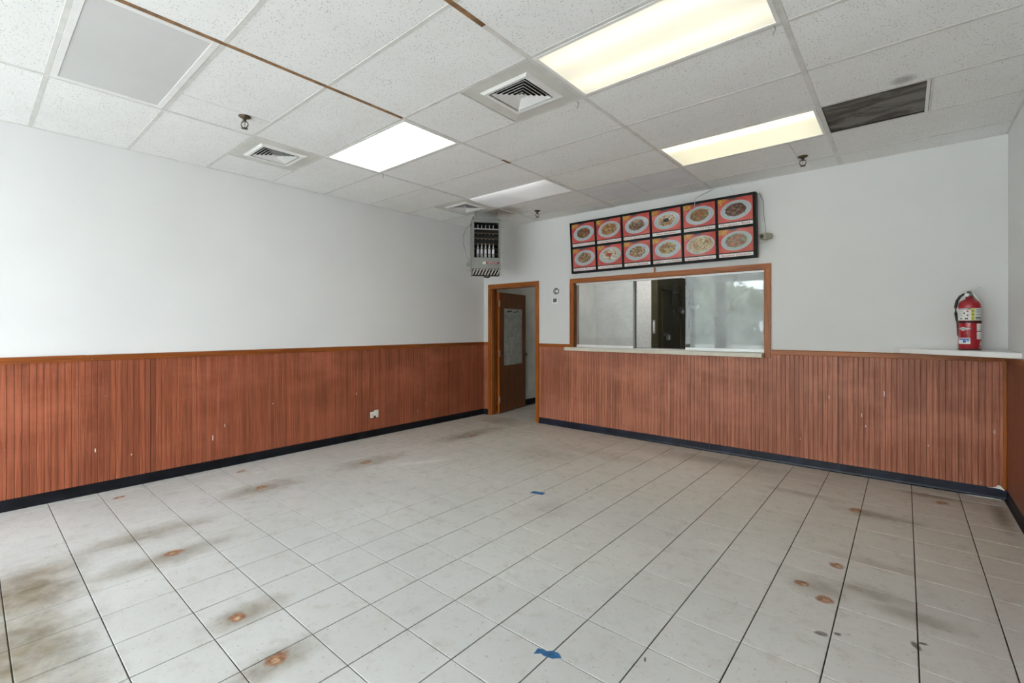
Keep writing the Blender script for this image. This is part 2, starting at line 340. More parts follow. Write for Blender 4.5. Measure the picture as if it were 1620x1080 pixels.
# ------------------------------------------------------------------ structure: floor
floor = struct(MB().box(-.4,XR+.4,YF,10,-.35,-.012).build('floor', M['joint']))
def tile_mesh(w, d, name='floor_tile'):
    b = MB(); g = .008; t = .010
    pts = lambda e,z: [(-w/2+e,-d/2+e,z),(w/2-e,-d/2+e,z),(w/2-e,d/2-e,z),(-w/2+e,d/2-e,z)]
    b.add(pts(0,-.011)+pts(0,-.004)+pts(g,0), [(0,1,5,4),(1,2,6,5),(2,3,7,6),(3,0,4,7),(4,5,9,8),(5,6,10,9),(6,7,11,10),(7,4,8,11),(8,9,10,11)])
    return b.mesh(name, M['floor'])
def project(x,y,z):
    dx,dy,dz = x-CX,y-CY,z-CZ; s_,c_ = math.sin(YAW),math.cos(YAW); d = -s_*dx+c_*dy; r = c_*dx+s_*dy
    return (None,None,d) if d < .2 else (810+732.9*r/d, 518.4-732.9*dz/d, d)
GX, GY = .017, .014
full = tile_mesh(1-GX, 1-GY); rest = []
for i in range(-1, 21):
    for j in range(-33, 9):
        x0,x1,y0,y1 = i+.526+GX/2, i+1.526-GX/2, j+.249+GY/2, j+1.249-GY/2
        hall = y1 > .02
        lx,hx = (0,3.85) if hall and y0 > 0 else (0,XR)
        a,b_,c_,d_ = max(x0,lx), min(x1,hx), max(y0,YF+.4), min(y1, 7.9 if (x0 < 3.85 and x1 > .5) else 0)
        if b_-a < .03 or d_-c_ < .03: continue
        vis = False
        for u in (a,(a+b_)/2,b_):
            for v in (c_,(c_+d_)/2,d_):
                pu,pv,dd = project(u,v,0)
                if pu is not None and -10 < pu < 1630 and pv < 1090: vis = True
        if hall:
            pu,pv,dd = project((a+b_)/2,(c_+d_)/2,0); vis = vis and 760 < pu < 860 and c_ < 2.2
        if not vis: rest.append((a,b_,c_,d_)); continue
        whole = (b_-a > 1-GX-1e-3 and d_-c_ > 1-GY-1e-3)
        me = full if whole else tile_mesh(b_-a,d_-c_)
        o = link('floor_tile', me, floor, ((a+b_)/2,(c_+d_)/2,0))
        o.material_slots[0].link = 'OBJECT'; o.material_slots[0].material = floor_mat(a,b_,c_,d_)
        o.rotation_euler = (rnd.gauss(0,.0006), rnd.gauss(0,.0006), rnd.gauss(0,.0012))
mb = MB()
for a,b_,c_,d_ in rest: mb.box(a,b_,c_,d_,-.011,0)
tag(mb.build('floor_tile_field', M['floor'], floor), kind='stuff')

# ------------------------------------------------------------------ walls
WT = .4; ZT = 10.3
wl = struct(MB().box(-WT,0,YF,10,0,ZT).build('wall_left', M['wall']))
DX0,DX1,DZ = .53,3.53,6.74; WX0,WX1,WZ0,WZ1 = 5.72,13.64,3.74,6.72
mb = MB()
for q in [(0,DX0,0,ZT),(DX0,DX1,DZ,ZT),(DX1,WX0,0,ZT),(WX0,WX1,0,WZ0),(WX0,WX1,WZ1,ZT),(WX1,XR,0,ZT)]: mb.box(q[0],q[1],0,WT,q[2],q[3])
wb = struct(mb.build('wall_back', M['wall']))
wr = struct(MB().box(XR,XR+WT,YF,10,0,ZT).build('wall_right', M['wall']))
# storefront wall behind the camera
mb = MB().box(0,XR,YF,YF+WT,0,.5); mb.box(0,XR,YF,YF+WT,9.3,ZT)
wf = struct(mb.build('wall_front', M['wall']))
for x0,x1 in [(0,.3),(2.4,3.5),(6.9,7.2),(11.0,11.3),(15.1,15.4),(19.2,XR)]:
    B(x0,x1,YF+.02,YF+WT-.02,.5,9.3).build('mullion', M['column'], wf)
for x0,x1 in [(.3,2.4),(3.5,6.9),(7.2,11.0),(11.3,15.1),(15.4,19.2)]:
    B(x0,x1,YF+.18,YF+.20,.5,9.3).build('pane', M['glass_f'], wf)
# beadboard wainscot: every board its own piece
PITCH = 4/30; z0,z1 = .27,3.74
def board_mesh(axis, mat):
    w = PITCH-.005; t = .026; e = .007
    prof = [(-w/2,0),(w/2,0),(w/2,t-.007),(w/2-e,t),(-w/2+e,t),(-w/2,t-.007)]
    return (MB().prism([(a,-b) for a,b in prof],z0,z1) if axis == 'x' else MB().prism([(b,a) for a,b in prof],z0,z1)).mesh('board', mat)
B(0,.006,-19.5,0,z0,z1).build('wainscot_backing', M['groove'], wl)
bml = board_mesh('y', M['board_l']); y = -14.546-4
while y < -.06:
    o = link('board', bml, wl, (.002, y+PITCH/2, 0)); y += PITCH
B(3.72,XR,-.006,0,z0,z1).build('wainscot_backing', M['groove'], wb); B(0,.33,-.006,0,z0,z1).build('wainscot_backing', M['groove'], wb)
bmb = board_mesh('x', M['board_b']); x = 3.732
while x < XR-.12:
    link('board', bmb, wb, (x+PITCH/2, -.002, 0)); x += PITCH
for x in (.03,.165): link('board', bmb, wb, (x+PITCH/2, -.002, 0))
B(XR-.03,XR,YF+WT,-.03,z0,3.9).build('panel', M['panel_r'], wr)
B(XR-.10,XR-.03,-.06,-.006,z0,3.74).build('corner_strip', M['trim'], wb, bevel=.008)
B(.006,.045,-.05,-.006,z0,3.74).build('corner_strip', M['board_b'], wb, bevel=.008)
# panel seams: thin shadow gaps are left as narrow dark strips let into the boards
for x in (7.732,11.768,15.759): B(x-.006,x+.006,-.031,-.02,z0,z1).build('panel_seam', M['joint'], wb)
for y in (-14.546,-10.546,-6.546,-2.546): B(.02,.031,y-.005,y+.005,z0,z1).build('panel_seam', M['joint'], wl)
# nicks in the boards and stray bits of ceiling wire
for u_,z_,h_ in ((-15.8,1.15,.10),(-12.55,1.33,.09),(-12.9,.95,.16),(-11.0,1.9,.03),(-15.0,.9,.04),(-4.5,.75,.04),(-4.0,1.05,.03)): B(.028,.031,u_-.010,u_+.010,z_,z_+h_).build('paint_nick', M['paper'], wl)
for x_,z_,h_ in ((16.9,2.55,.16),(16.35,1.85,.12),(16.45,1.55,.07),(15.5,2.35,.08),(14.7,.9,.03),(17.9,1.2,.03)): B(x_-.010,x_+.010,-.031,-.028,z_,z_+h_).build('paint_nick', M['paper'], wb)
# baseboards (coved black vinyl)
def cove(a0, a1, axis, sgn, mat, name):
    prof = [(0,0),(.085,0),(.045,.02),(.034,.06),(.030,.285),(.022,.295),(0,.295)]
    if axis == 'y': return struct(MB().prism_axis([(b*sgn,c) for b,c in prof],a0,a1,'y').build(name,mat))
    return struct(MB().prism_axis([(-b,c) for b,c in prof],a0,a1,'x').build(name,mat))
cove(YF+WT,-.04,'y',1,M['base'],'baseboard_left')
bb = cove(3.735,XR-.032,'x',1,M['basedge'],'baseboard_back')
o = MB().prism_axis([(XR-b,c) for b,c in [(0,0),(.085,0),(.045,.02),(.034,.06),(.030,.285),(0,.295)]],YF+WT,-.04,'y').build('baseboard_right',M['base']); struct(o)
MB().prism_axis([(-b,c) for b,c in [(0,0),(.085,0),(.045,.02),(.034,.06),(.030,.285),(0,.295)]],.04,.33,'x').build('corner_piece',M['basedge'],bb)
for x in (7.73,11.77,15.76): B(x-.008,x+.008,-.042,-.026,.02,.292).build('joint_gap', M['inkblk'], bb)
# chipped white caulk where the back baseboard meets the right wall
mb = MB(); prof = [(19.10,.287),(19.20,.297),(19.26,.32),(19.31,.385),(19.35,.37),(19.40,.31),(19.43,.25),(19.38,.27),(19.33,.285),(19.24,.287)]
mb.prism_axis([(a,b) for a,b in prof],-.066,-.05,'y'); mb.build('white_caulk_patch', M['white'], bb)
mb = MB().prism_axis([(a,b) for a,b in [(18.7,0),(19.36,0),(19.36,.012),(19.2,.016),(18.9,.010),(18.7,.005)]],-.11,-.087,'y'); mb.build('white_caulk_line', M['paper'], bb)
B(-.001,.012,-.012,.012,0,.02).build('paint_fleck', M['white'], bb, (18.98,-.036,.36))
# chair rails
def rail(a0,a1,axis,name,mat,za=3.72,zb=3.885):
    p = [(0,za),(.05,za),(.058,za+.012),(.058,zb-.03),(.048,zb-.008),(.035,zb),(0,zb)]
    if axis == 'y': return struct(MB().prism_axis(p,a0,a1,'y').build(name,mat))
    return struct(MB().prism_axis([(-b,c) for b,c in p],a0,a1,'x').build(name,mat))
t1 = rail(-16.0,-.02,'y','trim_1',M['trim_y']); MB().prism_axis([(0,3.715),(.06,3.715),(.06,3.89),(0,3.89)],YF+WT,-16.01,'y').build('rail_length',M['trim_y'],t1)
t2 = rail(3.735,5.52,'x','trim_2',M['trim_x']); rail_r = rail(13.84,XR-.03,'x','trim_3',M['trim_x']); rail(.06,.325,'x','trim_4',M['trim_x'])
o = MB().prism_axis([(XR-b,c) for b,c in [(0,3.76),(.075,3.76),(.075,3.9),(0,3.9)]],YF+WT,-.06,'y').build('trim_5',M['trim_y']); struct(o)
# ------------------------------------------------------------------ ceiling
ceil = struct(MB().box(-WT,XR+WT,YF,WT,ZC+.25,ZC+.45).build('ceiling', M['black']))
XL = [0,3.812,7.812,11.812,15.812,XR]; 
def crow(m): return -15.08+2*m
TW = .042
def ctile(x0,x1,y0,y1,mat=None,name='ceiling_tile',dz=0):
    w,d = x1-x0-.02, y1-y0-.02
    b = MB().box(-w/2,w/2,-d/2,d/2,0,.05)
    o = b.build(name, mat or M['ctile'], ceil, ((x0+x1)/2,(y0+y1)/2,ZC+dz), bevel=.006); return o
special = {}
# (column, row m) -> what fills the cell
special[(1,-1)] = 'E'; special[(1,2)] = 'A'; special[(3,2)] = 'B'; special[(3,5)] = 'Cc'; special[(1,5)] = 'D'
special[(2,2)] = 'V1'; special[(0,1)] = 'V2'; special[(0,5)] = 'V3'; special[(2,6)] = 'G'; special[(4,5)] = 'R'; special[(1,0)] = 'S1'; special[(1,6)] = 'S3'; special[(3,6)] = 'S2'
rows = [(-31.6,-31.08,-9)]+[(crow(m),crow(m+1),m) for m in range(-8,7)]+[(crow(7),0,7)]
tees = []
for y0,y1,m in rows:
    for k in range(5):
        x0,x1 = XL[k],XL[k+1]; s = special.get((k,m))
        if s is None:
            ctile(x0,x1,y0,y1); continue
        if s == 'V1': ctile(x0,x0+2,y0,y1); tees.append(('y',x0+2,y0,y1))
        elif s in ('V2','V3'): ctile(x0,x1-2,y0,y1,dz=.01 if s == 'V2' else 0); tees.append(('y',x1-2,y0,y1))
        elif s == 'G':
            ctile(x0,x0+2,y0,y1,M['grey_panel'],'grey_ceiling_panel',-.002); ctile(x0+2,x1,y0,y1,M['grey_panel'],'grey_ceiling_panel',-.002); tees.append(('y',x0+2,y0,y1))
        elif s == 'R': ctile(x0+2,x1,y0,y1); tees.append(('y',x0+2.02,y0,y1))
        elif s == 'S1': ctile(x0,x0+1.24,y0,y1); ctile(x0+1.24,x1,y0,y1)
        elif s == 'S3': ctile(x0,x0+1.1,y0,y1); ctile(x0+1.1,x1,y0,y1)
        elif s == 'S2': ctile(x0,x0+3.05,y0,y1); ctile(x0+3.05,x1,y0,y1)
# grid tees
for xi in XL[1:-1]:
    segs = [(-31.6,0,'tee')]
    if xi == 7.812: segs = [(-31.6,-11.1,'tee_brown'),(-11.1,-7.35,'tee'),(-7.35,-6.95,'tee_brown'),(-6.95,0,'tee')]
    if xi == 11.812: segs = [(-31.6,-12.35,'tee_brown'),(-12.35,0,'tee')]
    w = .05
    for a,b_,mt in segs: MB().box(xi-w,xi+w,a,b_,ZC-.008,ZC+.02).build('grid_runner', M[mt], ceil, bevel=.003)
for y0,y1,m in rows[1:]:
    for k in range(5):
        B(XL[k]+(.05 if k else 0),XL[k+1]-(.05 if k < 4 else 0),y0-TW,y0+TW,ZC-.006,ZC+.02).build('grid_cross_tee', M['tee'], ceil, bevel=.003)
for ax,x,a,b_ in tees: B(x-TW*.6,x+TW*.6,a+TW,b_-TW,ZC-.006,ZC+.02).build('grid_cross_tee', M['tee'], ceil, bevel=.003)
B(0,.05,-31.6,0,ZC-.008,ZC+.02).build('wall_angle', M['tee'], ceil); B(.05,XR,-.05,0,ZC-.008,ZC+.02).build('wall_angle', M['tee'], ceil); B(XR-.05,XR,-31.6,-.05,ZC-.008,ZC+.02).build('wall_angle', M['tee'], ceil)
for x,y in ((5.052,-14.08),(4.912,-2.08),(14.862,-2.08)): B(x-.012,x+.012,y-.95,y+.95,ZC-.001,ZC+.02).build('tile_cut_gap', M['tee'], ceil)

for x_,y_ in ((3.86,-9.0),(11.6,-9.0),(15.65,-9.1)): MB().tube([(x_,y_,ZC),(x_+.02,y_+.02,ZC-.06),(x_-.03,y_+.03,ZC-.14)],.010,5).build('hanger_wire', M['inkgrey'], ceil)
MB().lathe([(.085,-.002),(.10,-.003),(.10,.0)],18,(8.95,-12.35,ZC)).build('stain_ring', M['vent_metal'], ceil)
# ------------------------------------------------------------------ ceiling lights
def troffer(k,m,mat,label,lensz=0,convex=0,grp='ceiling light fixtures',wf=.07):
    x0,x1,y0,y1 = XL[k]+.05,XL[k+1]-.05,crow(m)+.045,crow(m+1)-.045
    cx,cy = (x0+x1)/2,(y0+y1)/2; w,d = (x1-x0)/2,(y1-y0)/2
    t = tag(empty('ceiling_light',(cx,cy,ZC)), label,'light',grp)
    f = MB()
    f.box(-w,w,-d,-d+wf,-.014,.03); f.box(-w,w,d-wf,d,-.014,.03); f.box(-w,-w+wf,-d+wf,d-wf,-.014,.03); f.box(w-wf,w,-d+wf,d-wf,-.014,.03)
    f.build('frame', M['white_metal'], t, bevel=.003)
    if convex:
        l = MB(); n = 14; prof = []
        for i in range(n+1):
            q = -1+2*i/n; prof.append((q*(d-wf), -.012-convex*math.sqrt(max(0,1-q**2))))
        prof += [(d-wf,.02),(-(d-wf),.02)]
        l.prism_axis(prof,-w+wf,w-wf,'x'); o = l.build('lens', mat, t)
        for p in o.data.polygons: p.use_smooth = abs(p.normal.x) < .5
    else:
        B(-w+wf,w-wf,-d+wf,d-wf,-.002+lensz,.02).build('lens', mat, t)
    B(-w,w,-d,d,.04,.2).build('housing', M['white_metal'], t)
    return t
troffer(1,2,M['lit_a'],'lit white troffer light left of the square vent, brightest white of all')
troffer(3,2,M['lit_b'],'large lit warm-white troffer light at the top of the picture')
troffer(3,5,M['lit_c'],'lit troffer light with yellowish lower half beside the dark return grille')
troffer(1,5,M['glow_d'],'unlit troffer light with curved lens near the grey heater, given a faint glow',convex=.06)
troffer(1,-1,M['lens_off'],'unlit troffer light with flat grey lens at upper left',wf=.11)
# ------------------------------------------------------------------ ceiling diffusers
def diffuser(x0,y0,label):
    cx,cy = x0+1,y0+1; t = tag(empty('ceiling_vent',(cx,cy,ZC)),label,'vent','square ceiling air vents')
    e = .955; h = .56; p = MB()
    for q in [(-e,e,-e,-h),(-e,e,h,e),(-e,-h,-h,h),(h,e,-h,h)]: p.box(*q,-.008,.02)
    p.build('face_plate', M['vent_metal'], t)
    def ring(ho,zo,hi,zi,th):
        b = MB()
        sq = lambda r,z: [(-r,-r,z),(r,-r,z),(r,r,z),(-r,r,z)]
        v = sq(ho,zo)+sq(hi,zi)+sq(ho,zo+th)+sq(hi,zi+th); f = []
        for i in range(4):
            j = (i+1)%4; f += [(i,j,j+4,i+4),(i+8,i+12,j+12,j+8),(i,i+8,j+8,j),(i+4,j+4,j+12,i+12)]
        return b.add(v,f)
    ring(.67,-.008,.60,-.045,.010).build('outer_frame', M['white_metal'], t); ring(.60,-.045,.53,-.040,.008).build('inner_frame', M['white_metal'], t)
    ring(.531,-.040,.525,.055,.004).build('collar', M['vent_metal'], t)
    for i in range(5):
        ho = .475-.088*i; ring(ho,-.036,ho-.062,.008,.007).build('louver', M['white_metal'], t)
    B(-.07,.07,-.07,.07,-.036,-.026).build('centre_cap', M['white_metal'], t)
    B(-.95,.95,-.95,.95,.06,.2).build('duct_box', M['black'], t)
    return t
diffuser(9.812,crow(2),'square grey ceiling vent beside the large warm-white light')
diffuser(1.812,crow(1),'square ceiling vent near the left wall, beside the white troffer light')
diffuser(1.812,crow(5),'square ceiling vent directly above the grey heater')
# return-air grille
t = tag(empty('return_air_grille',(16.84,crow(5)+1,ZC)),'dark dirty return air grille in ceiling, right of the yellowish light','vent')
B(-.97,.93,-.95,.93,.03,.05).build('filter', M['filter'], t)
B(.90,.96,-.95,.95,-.02,.06).build('side_rail', M['white_metal'], t); B(.965,1.0,-.95,.95,-.004,.05).build('gap', M['black'], t)
B(-.97,.9,-.955,-.93,-.002,.05).build('frame_edge', M['tee'], t); B(-.97,.9,.93,.955,-.002,.05).build('frame_edge', M['blk_side'], t)
# sprinkler heads
def sprinkler(x,y,label,rz):
    t = tag(empty('sprinkler_head',(x,y,ZC),(0,0,rz)),label,'sprinkler','pendent sprinkler heads')
    MB().lathe([(.0,.0),(.135,0),(.14,-.012),(.115,-.035),(.06,-.06),(.045,-.075),(0,-.075)],20).build('escutcheon', M['bronze'], t)
    MB().lathe([(0,-.07),(.04,-.07),(.04,-.13),(.03,-.14),(0,-.14)],12).build('body', M['bronze'], t)
    b = MB()
    for sg in (-1,1): b.tube([(sg*.03,0,-.12),(sg*.075,0,-.16),(sg*.085,0,-.21),(sg*.06,0,-.265),(sg*.012,0,-.29)],.013,6)
    b.build('frame_arms', M['bronze'], t)
    MB().tube([(0,0,-.13),(0,0,-.29)],[.012,.018],6).build('bulb', M['steel'], t)
    MB().lathe([(0,-.285),(.03,-.285),(.075,-.297),(.075,-.302),(0,-.308)],16).build('deflector', M['bronze'], t)
sprinkler(4.913,-13.69,'brass sprinkler head hanging near the left wall and square vent',.75); sprinkler(15.004,-1.645,'brass sprinkler head above the white back wall, right of the menu board',.2); sprinkler(4.863,-1.651,'small brass sprinkler head in the far corner beside the heater',1.1)

# ------------------------------------------------------------------ serving window
win = struct(empty('window_1',((WX0+WX1)/2,0,WZ0))); wc = (WX0+WX1)/2
def wpart(name,mat,x0,x1,y0,y1,za,zb,bevel=.006,par=None):
    return MB().box(x0-wc,x1-wc,y0,y1,za-WZ0,zb-WZ0).build(name,mat,win,bevel=bevel)
wpart('casing',M['trim'],5.53,5.725,-.05,0,3.75,6.72); wpart('casing',M['trim'],13.63,13.825,-.05,0,3.60,6.72); wpart('casing',M['trim_x'],5.53,13.825,-.05,0,6.722,6.90)
wpart('casing_bead',M['trim'],5.53,5.58,-.065,-.05,3.75,6.72); wpart('casing_bead',M['trim'],13.775,13.825,-.065,-.05,3.60,6.72)
wpart('jamb',M['door'],5.72,5.76,0,.4,3.76,6.72); wpart('jamb',M['trim'],13.60,13.64,0,.4,3.76,6.72); wpart('jamb',M['trim_x'],5.76,13.60,0,.4,6.69,6.72)
wpart('track',M['alu'],5.77,13.60,.10,.27,6.62,6.69); wpart('track',M['alu'],5.77,13.60,.12,.27,3.752,3.775)
wpart('sill',M['sill'],5.35,13.59,-.25,.36,3.60,3.75,bevel=.012)
wpart('sill_end_block',M['trim'],13.592,13.64,-.14,0,3.60,3.74)
def sash(x0,x1,y,mat,rail,stile=.04,left=True,right=True,zb=3.775):
    if mat: wpart('pane',mat,x0+.01,x1-.01,y-.008,y+.008,zb+rail,6.62,0)
    wpart('bottom_rail',M['alu'] if rail > .06 else M['dark_alu'],x0,x1,y-.025,y+.025,zb,zb+rail,.004)
    if left: wpart('stile',M['dark_alu'],x0,x0+stile,y-.02,y+.02,zb+rail,6.62,.004)
    if right: wpart('stile',M['dark_alu'],x1-stile,x1,y-.02,y+.02,zb+rail,6.62,.004)
sash(5.80,8.66,.15,M['glass'],.10,.03,True,False); sash(8.60,10.95,.23,None,.035,.10,True,False); sash(10.80,13.59,.15,M['glass_r'],.10,.012,True,False)
wpart('finger_pull',M['dark_plastic'],10.82,10.98,.11,.14,3.89,4.0); wpart('stile_post',M['dark_alu'],8.60,8.68,.10,.14,3.77,6.62)
wpart('mounting_block',M['trim'],9.58,9.64,-.04,0,6.905,7.1)
# ------------------------------------------------------------------ doorway and door
tr = struct(empty('trim_6',(2.03,0,0)))
def dpart(name,mat,x0,x1,y0,y1,za,zb): return MB().box(x0-2.03,x1-2.03,y0,y1,za,zb).build(name,mat,tr,bevel=.008)
dpart('casing',M['trim'],.335,.535,-.055,0,0,DZ); dpart('casing',M['trim'],3.525,3.725,-.055,0,0,DZ); dpart('casing',M['trim_x'],.335,3.725,-.055,0,DZ+.002,6.94)
dpart('jamb',M['trim'],.53,.57,0,.4,0,DZ); dpart('jamb',M['trim'],3.49,3.53,0,.4,0,DZ); dpart('jamb',M['trim_x'],.57,3.49,0,.4,DZ-.04,DZ)
dpart('door_stop',M['door'],.57,.61,.12,.25,0,DZ-.04); dpart('door_stop',M['door'],3.45,3.49,.12,.25,0,DZ-.04)
HX,HY = .585,.43
dr = struct(empty('door_1',(HX,HY,.04),(0,0,math.radians(99))))
B(.0,2.84,-.14,0,0,6.52).build('leaf', M['door'], dr, bevel=.008)
B(-.005,.012,-.139,-.001,.005,6.515).build('edge_band', M['trim'], dr)
for z in (.55,3.05,5.75):
    h = B(-.03,.02,-.16,-.12,z,z+.33).build('hinge', M['steel'], dr)
MB().lathe([(0,-.14),(.09,-.14),(.09,-.155),(.035,-.165),(.035,-.24),(.09,-.27),(.10,-.31),(.07,-.34),(0,-.345)],14,(2.62,0,3.05),'y').build('door_knob', M['bronze'], dr)
nt = tag(empty('paper_notice',(HX,HY,.04),(0,0,math.radians(99))),'grey printed map poster stuck on the open brown door','poster')
mp = MB().box(-.98,.98,-.004,0,-1.56,1.56).build('sheet', M['map'], nt, (1.43,-.143,4.10))
for i in range(7):
    w = .06+.1*((i*37)%5)/5; B(-w,w,-.003,0,-.03,.03+.02*(i%2)).build('printed_block', M['inkblk'] if i%3 else M['inkgrey'], nt, (.62+.25*i,-.147,5.45+.04*(i%3)))
for i in range(6): B(-.05,.05,-.003,0,-.1,.1).build('printed_block', M['inkgrey'], nt, (2.3,-.147,5.1-.38*i))
# hall behind the door
hw = struct(MB().box(3.86,4.0,WT,8,0,ZC).build('wall_hall', M['hallwall'])); he = struct(MB().box(-.0,4.0,8,8.2,0,ZC).build('wall_hall_end', M['hallwall']))
hs = struct(MB().box(0,.02,WT,8,0,ZC).build('wall_hall_side', M['hallwall']))
o = struct(B(.021,.05,WT+.02,7.98,0,.36).build('baseboard_hall', M['base']))
def outlet(loc,rz,name,label,pw=.38,ph=.24,horiz=True):
    t = tag(empty(name,loc,(0,0,rz)),label,'outlet')
    B(-pw/2,pw/2,-.018,0,-ph/2,ph/2).build('cover_plate', M['white_plastic'], t, bevel=.006)
    for sg in (-1,1):
        c_ = (sg*pw*.23,0,0) if horiz else (0,0,sg*ph*.23)
        MB().lathe([(0,-.024),(.055,-.024),(.06,-.018)],12,c_,'y').build('socket', M['white_plastic'], t)
        for k in (-1,1): B(-.006,.006,-.027,-.0235,-.022,.022).build('slot', M['inkblk'], t, (c_[0]+k*.022,0,c_[2]))
    MB().lathe([(0,-.021),(.012,-.021),(.012,-.017)],8,(0,0,0),'y').build('screw', M['steel'], t)
    return t
o = outlet((.03,-6.83,.93),math.radians(90),'wall_outlet','ivory wall outlet low on the brown panelling of the left wall',.40,.26)
B(-.04,.05,-.05,-.02,-.16,-.05).build('plug_remnant', M['inkblk'], o); B(-.02,.19,-.032,-.02,-.02,.19).build('outlet_cover', M['white_plastic'], o)
outlet((.021,3.98,1.15),math.radians(90),'wall_outlet','ivory outlet on the hall wall seen through the doorway',.24,.38,False)

# ------------------------------------------------------------------ kitchen behind the serving window
for x_,y_,z_,la in ((8.2,2.6,ZC,'unseen kitchen ceiling light added behind the left pane of the serving window'),(1.9,5.2,ZC,'unseen hall ceiling light added behind the open brown door')):  # unseen lamps, added so the kitchen and hall read as lit
    t = tag(empty('ceiling_light',(x_,y_,z_)),la,'light')
    B(-2,2,-.5,.5,-.20,0).build('housing', M['white_metal'], t); B(-1.9,1.9,-.45,.45,-.24,-.20).build('lens', m_lens('back_room_lens',(1,.97,.9),9.0 if x_ > 4 else 5.0,(-.2,.2)), t)
    if x_ < 4: t.scale = (.4,.4,1)
kf = struct(MB().box(4.0,XR,WT,10,-.34,0).build('floor_kitchen', M['kfloor'])); 
kc = struct(MB().box(-.4,XR+.4,WT,10,ZC,ZC+.2).build('ceiling_kitchen', M['hallwall'])); kb = struct(MB().box(4.0,XR,9.8,10,0,ZC).build('wall_kitchen', M['hallwall']))
fr = struct(B(4.0,7.30,5.0,5.12,0,ZC).build('wall_kitchen_side', M['frp']))
t = tag(empty('walk_in_cooler',(5.9,5.0,0)),'olive metal walk-in cooler with door, behind the open serving window','cooler')
B(1.40,1.72,-.02,4.75,0,7.5).build('wall_panel', M['olive'], t); B(1.40,1.74,-.05,-.02,0,7.5).build('corner_post', M['olive'], t)
B(1.725,1.80,.45,.62,.1,6.7).build('door_frame', M['olive'], t); B(1.725,1.80,2.98,3.15,.1,6.7).build('door_frame', M['olive'], t); B(1.725,1.80,.45,3.15,6.6,6.75).build('door_frame', M['olive'], t)
dk = B(1.725,1.78,.63,2.97,.1,6.58).build('cooler_door', M['olive2'], t)
B(1.78,1.86,.5,1.2,4.2,4.35).build('hinge_strap', M['dark_plastic'], t); B(1.78,1.9,1.0,1.25,4.0,4.25).build('latch_lever', M['steel'], t); B(1.78,1.84,1.9,2.1,5.4,5.65).build('warning_sticker', M['inkblk'], t)
MB().tube([(1.82,.55,6.7),(1.85,1.2,6.68),(1.84,2.0,6.55),(1.83,2.6,6.6),(1.86,3.0,6.4),(1.84,3.05,5.6)],.025,6).build('conduit', M['inkblk'], t)
MB().tube([(1.86,1.4,6.7),(1.9,1.45,6.9),(1.9,1.6,6.85),(1.86,1.65,6.2),(1.86,1.6,5.9)],.03,6).build('cable_loop', M['inkblk'], t)
MB().tube([(1.86,2.7,6.95),(1.9,2.95,6.9),(1.9,3.1,6.5),(1.86,2.85,6.15)],.03,6).build('cable_loop', M['inkblk'], t)
MB().lathe([(0,1.80),(.12,1.80),(.12,1.95),(.05,2.0),(0,2.0)],12,(0,3.0,5.55),'x').build('alarm_bell', M['steel'], t); B(1.8,1.95,2.5,2.85,5.55,5.8).build('junction_box', M['inkblk'], t)
th = B(1.50,1.62,-.09,-.05,4.35,5.05).build('thermometer_plate', M['inkgrey'], t)
B(1.525,1.595,-.10,-.09,4.45,4.95).build('scale', M['paper'], t)
for i in range(5): B(1.535,1.585,-.104,-.10,4.50+.09*i,4.515+.09*i).build('scale_mark', M['inkblk'], t)

# ------------------------------------------------------------------ menu board
DISH = [ # caption, food palette (3), food size, sauce centre colour, size
 ('General Tso Chicken',[(.30,.05,.02),(.10,.11,.04),(.34,.16,.07)],.70,None),('Chicken Wing & French Fries',[(.42,.20,.07),(.50,.30,.12),(.25,.10,.04)],.75,None),
 ('Beef Sa Cha Fried Rice',[(.20,.10,.05),(.10,.06,.04),(.33,.20,.10)],.70,None),('Pot Sticker',[(.45,.33,.18),(.40,.18,.07),(.55,.48,.34)],.68,(.02,.015,.012)),
 ('Chicken Lo Mein',[(.36,.20,.08),(.22,.18,.08),(.40,.12,.05)],.70,None),('Mongolian Beef',[(.14,.055,.04),(.07,.04,.03),(.26,.13,.09)],.72,None),
 ('Shrimp with Mixed Veg',[(.42,.17,.10),(.12,.14,.07),(.50,.30,.20)],.70,None),('Cream Cheese Rangoon',[(.60,.52,.38),(.52,.30,.17),(.66,.60,.48)],.78,(.40,.04,.03)),
 ('House Special',[(.45,.18,.06),(.10,.13,.05),(.48,.34,.25)],.72,None),('Singapore Chow Mei Fun',[(.50,.36,.14),(.30,.12,.05),(.42,.33,.12)],.70,None),
 ('Appetizer Sampler',[(.55,.38,.20),(.40,.20,.09),(.62,.48,.32)],.90,None),('Sesame Chicken',[(.46,.16,.11),(.30,.08,.06),(.20,.22,.15)],.76,None)]
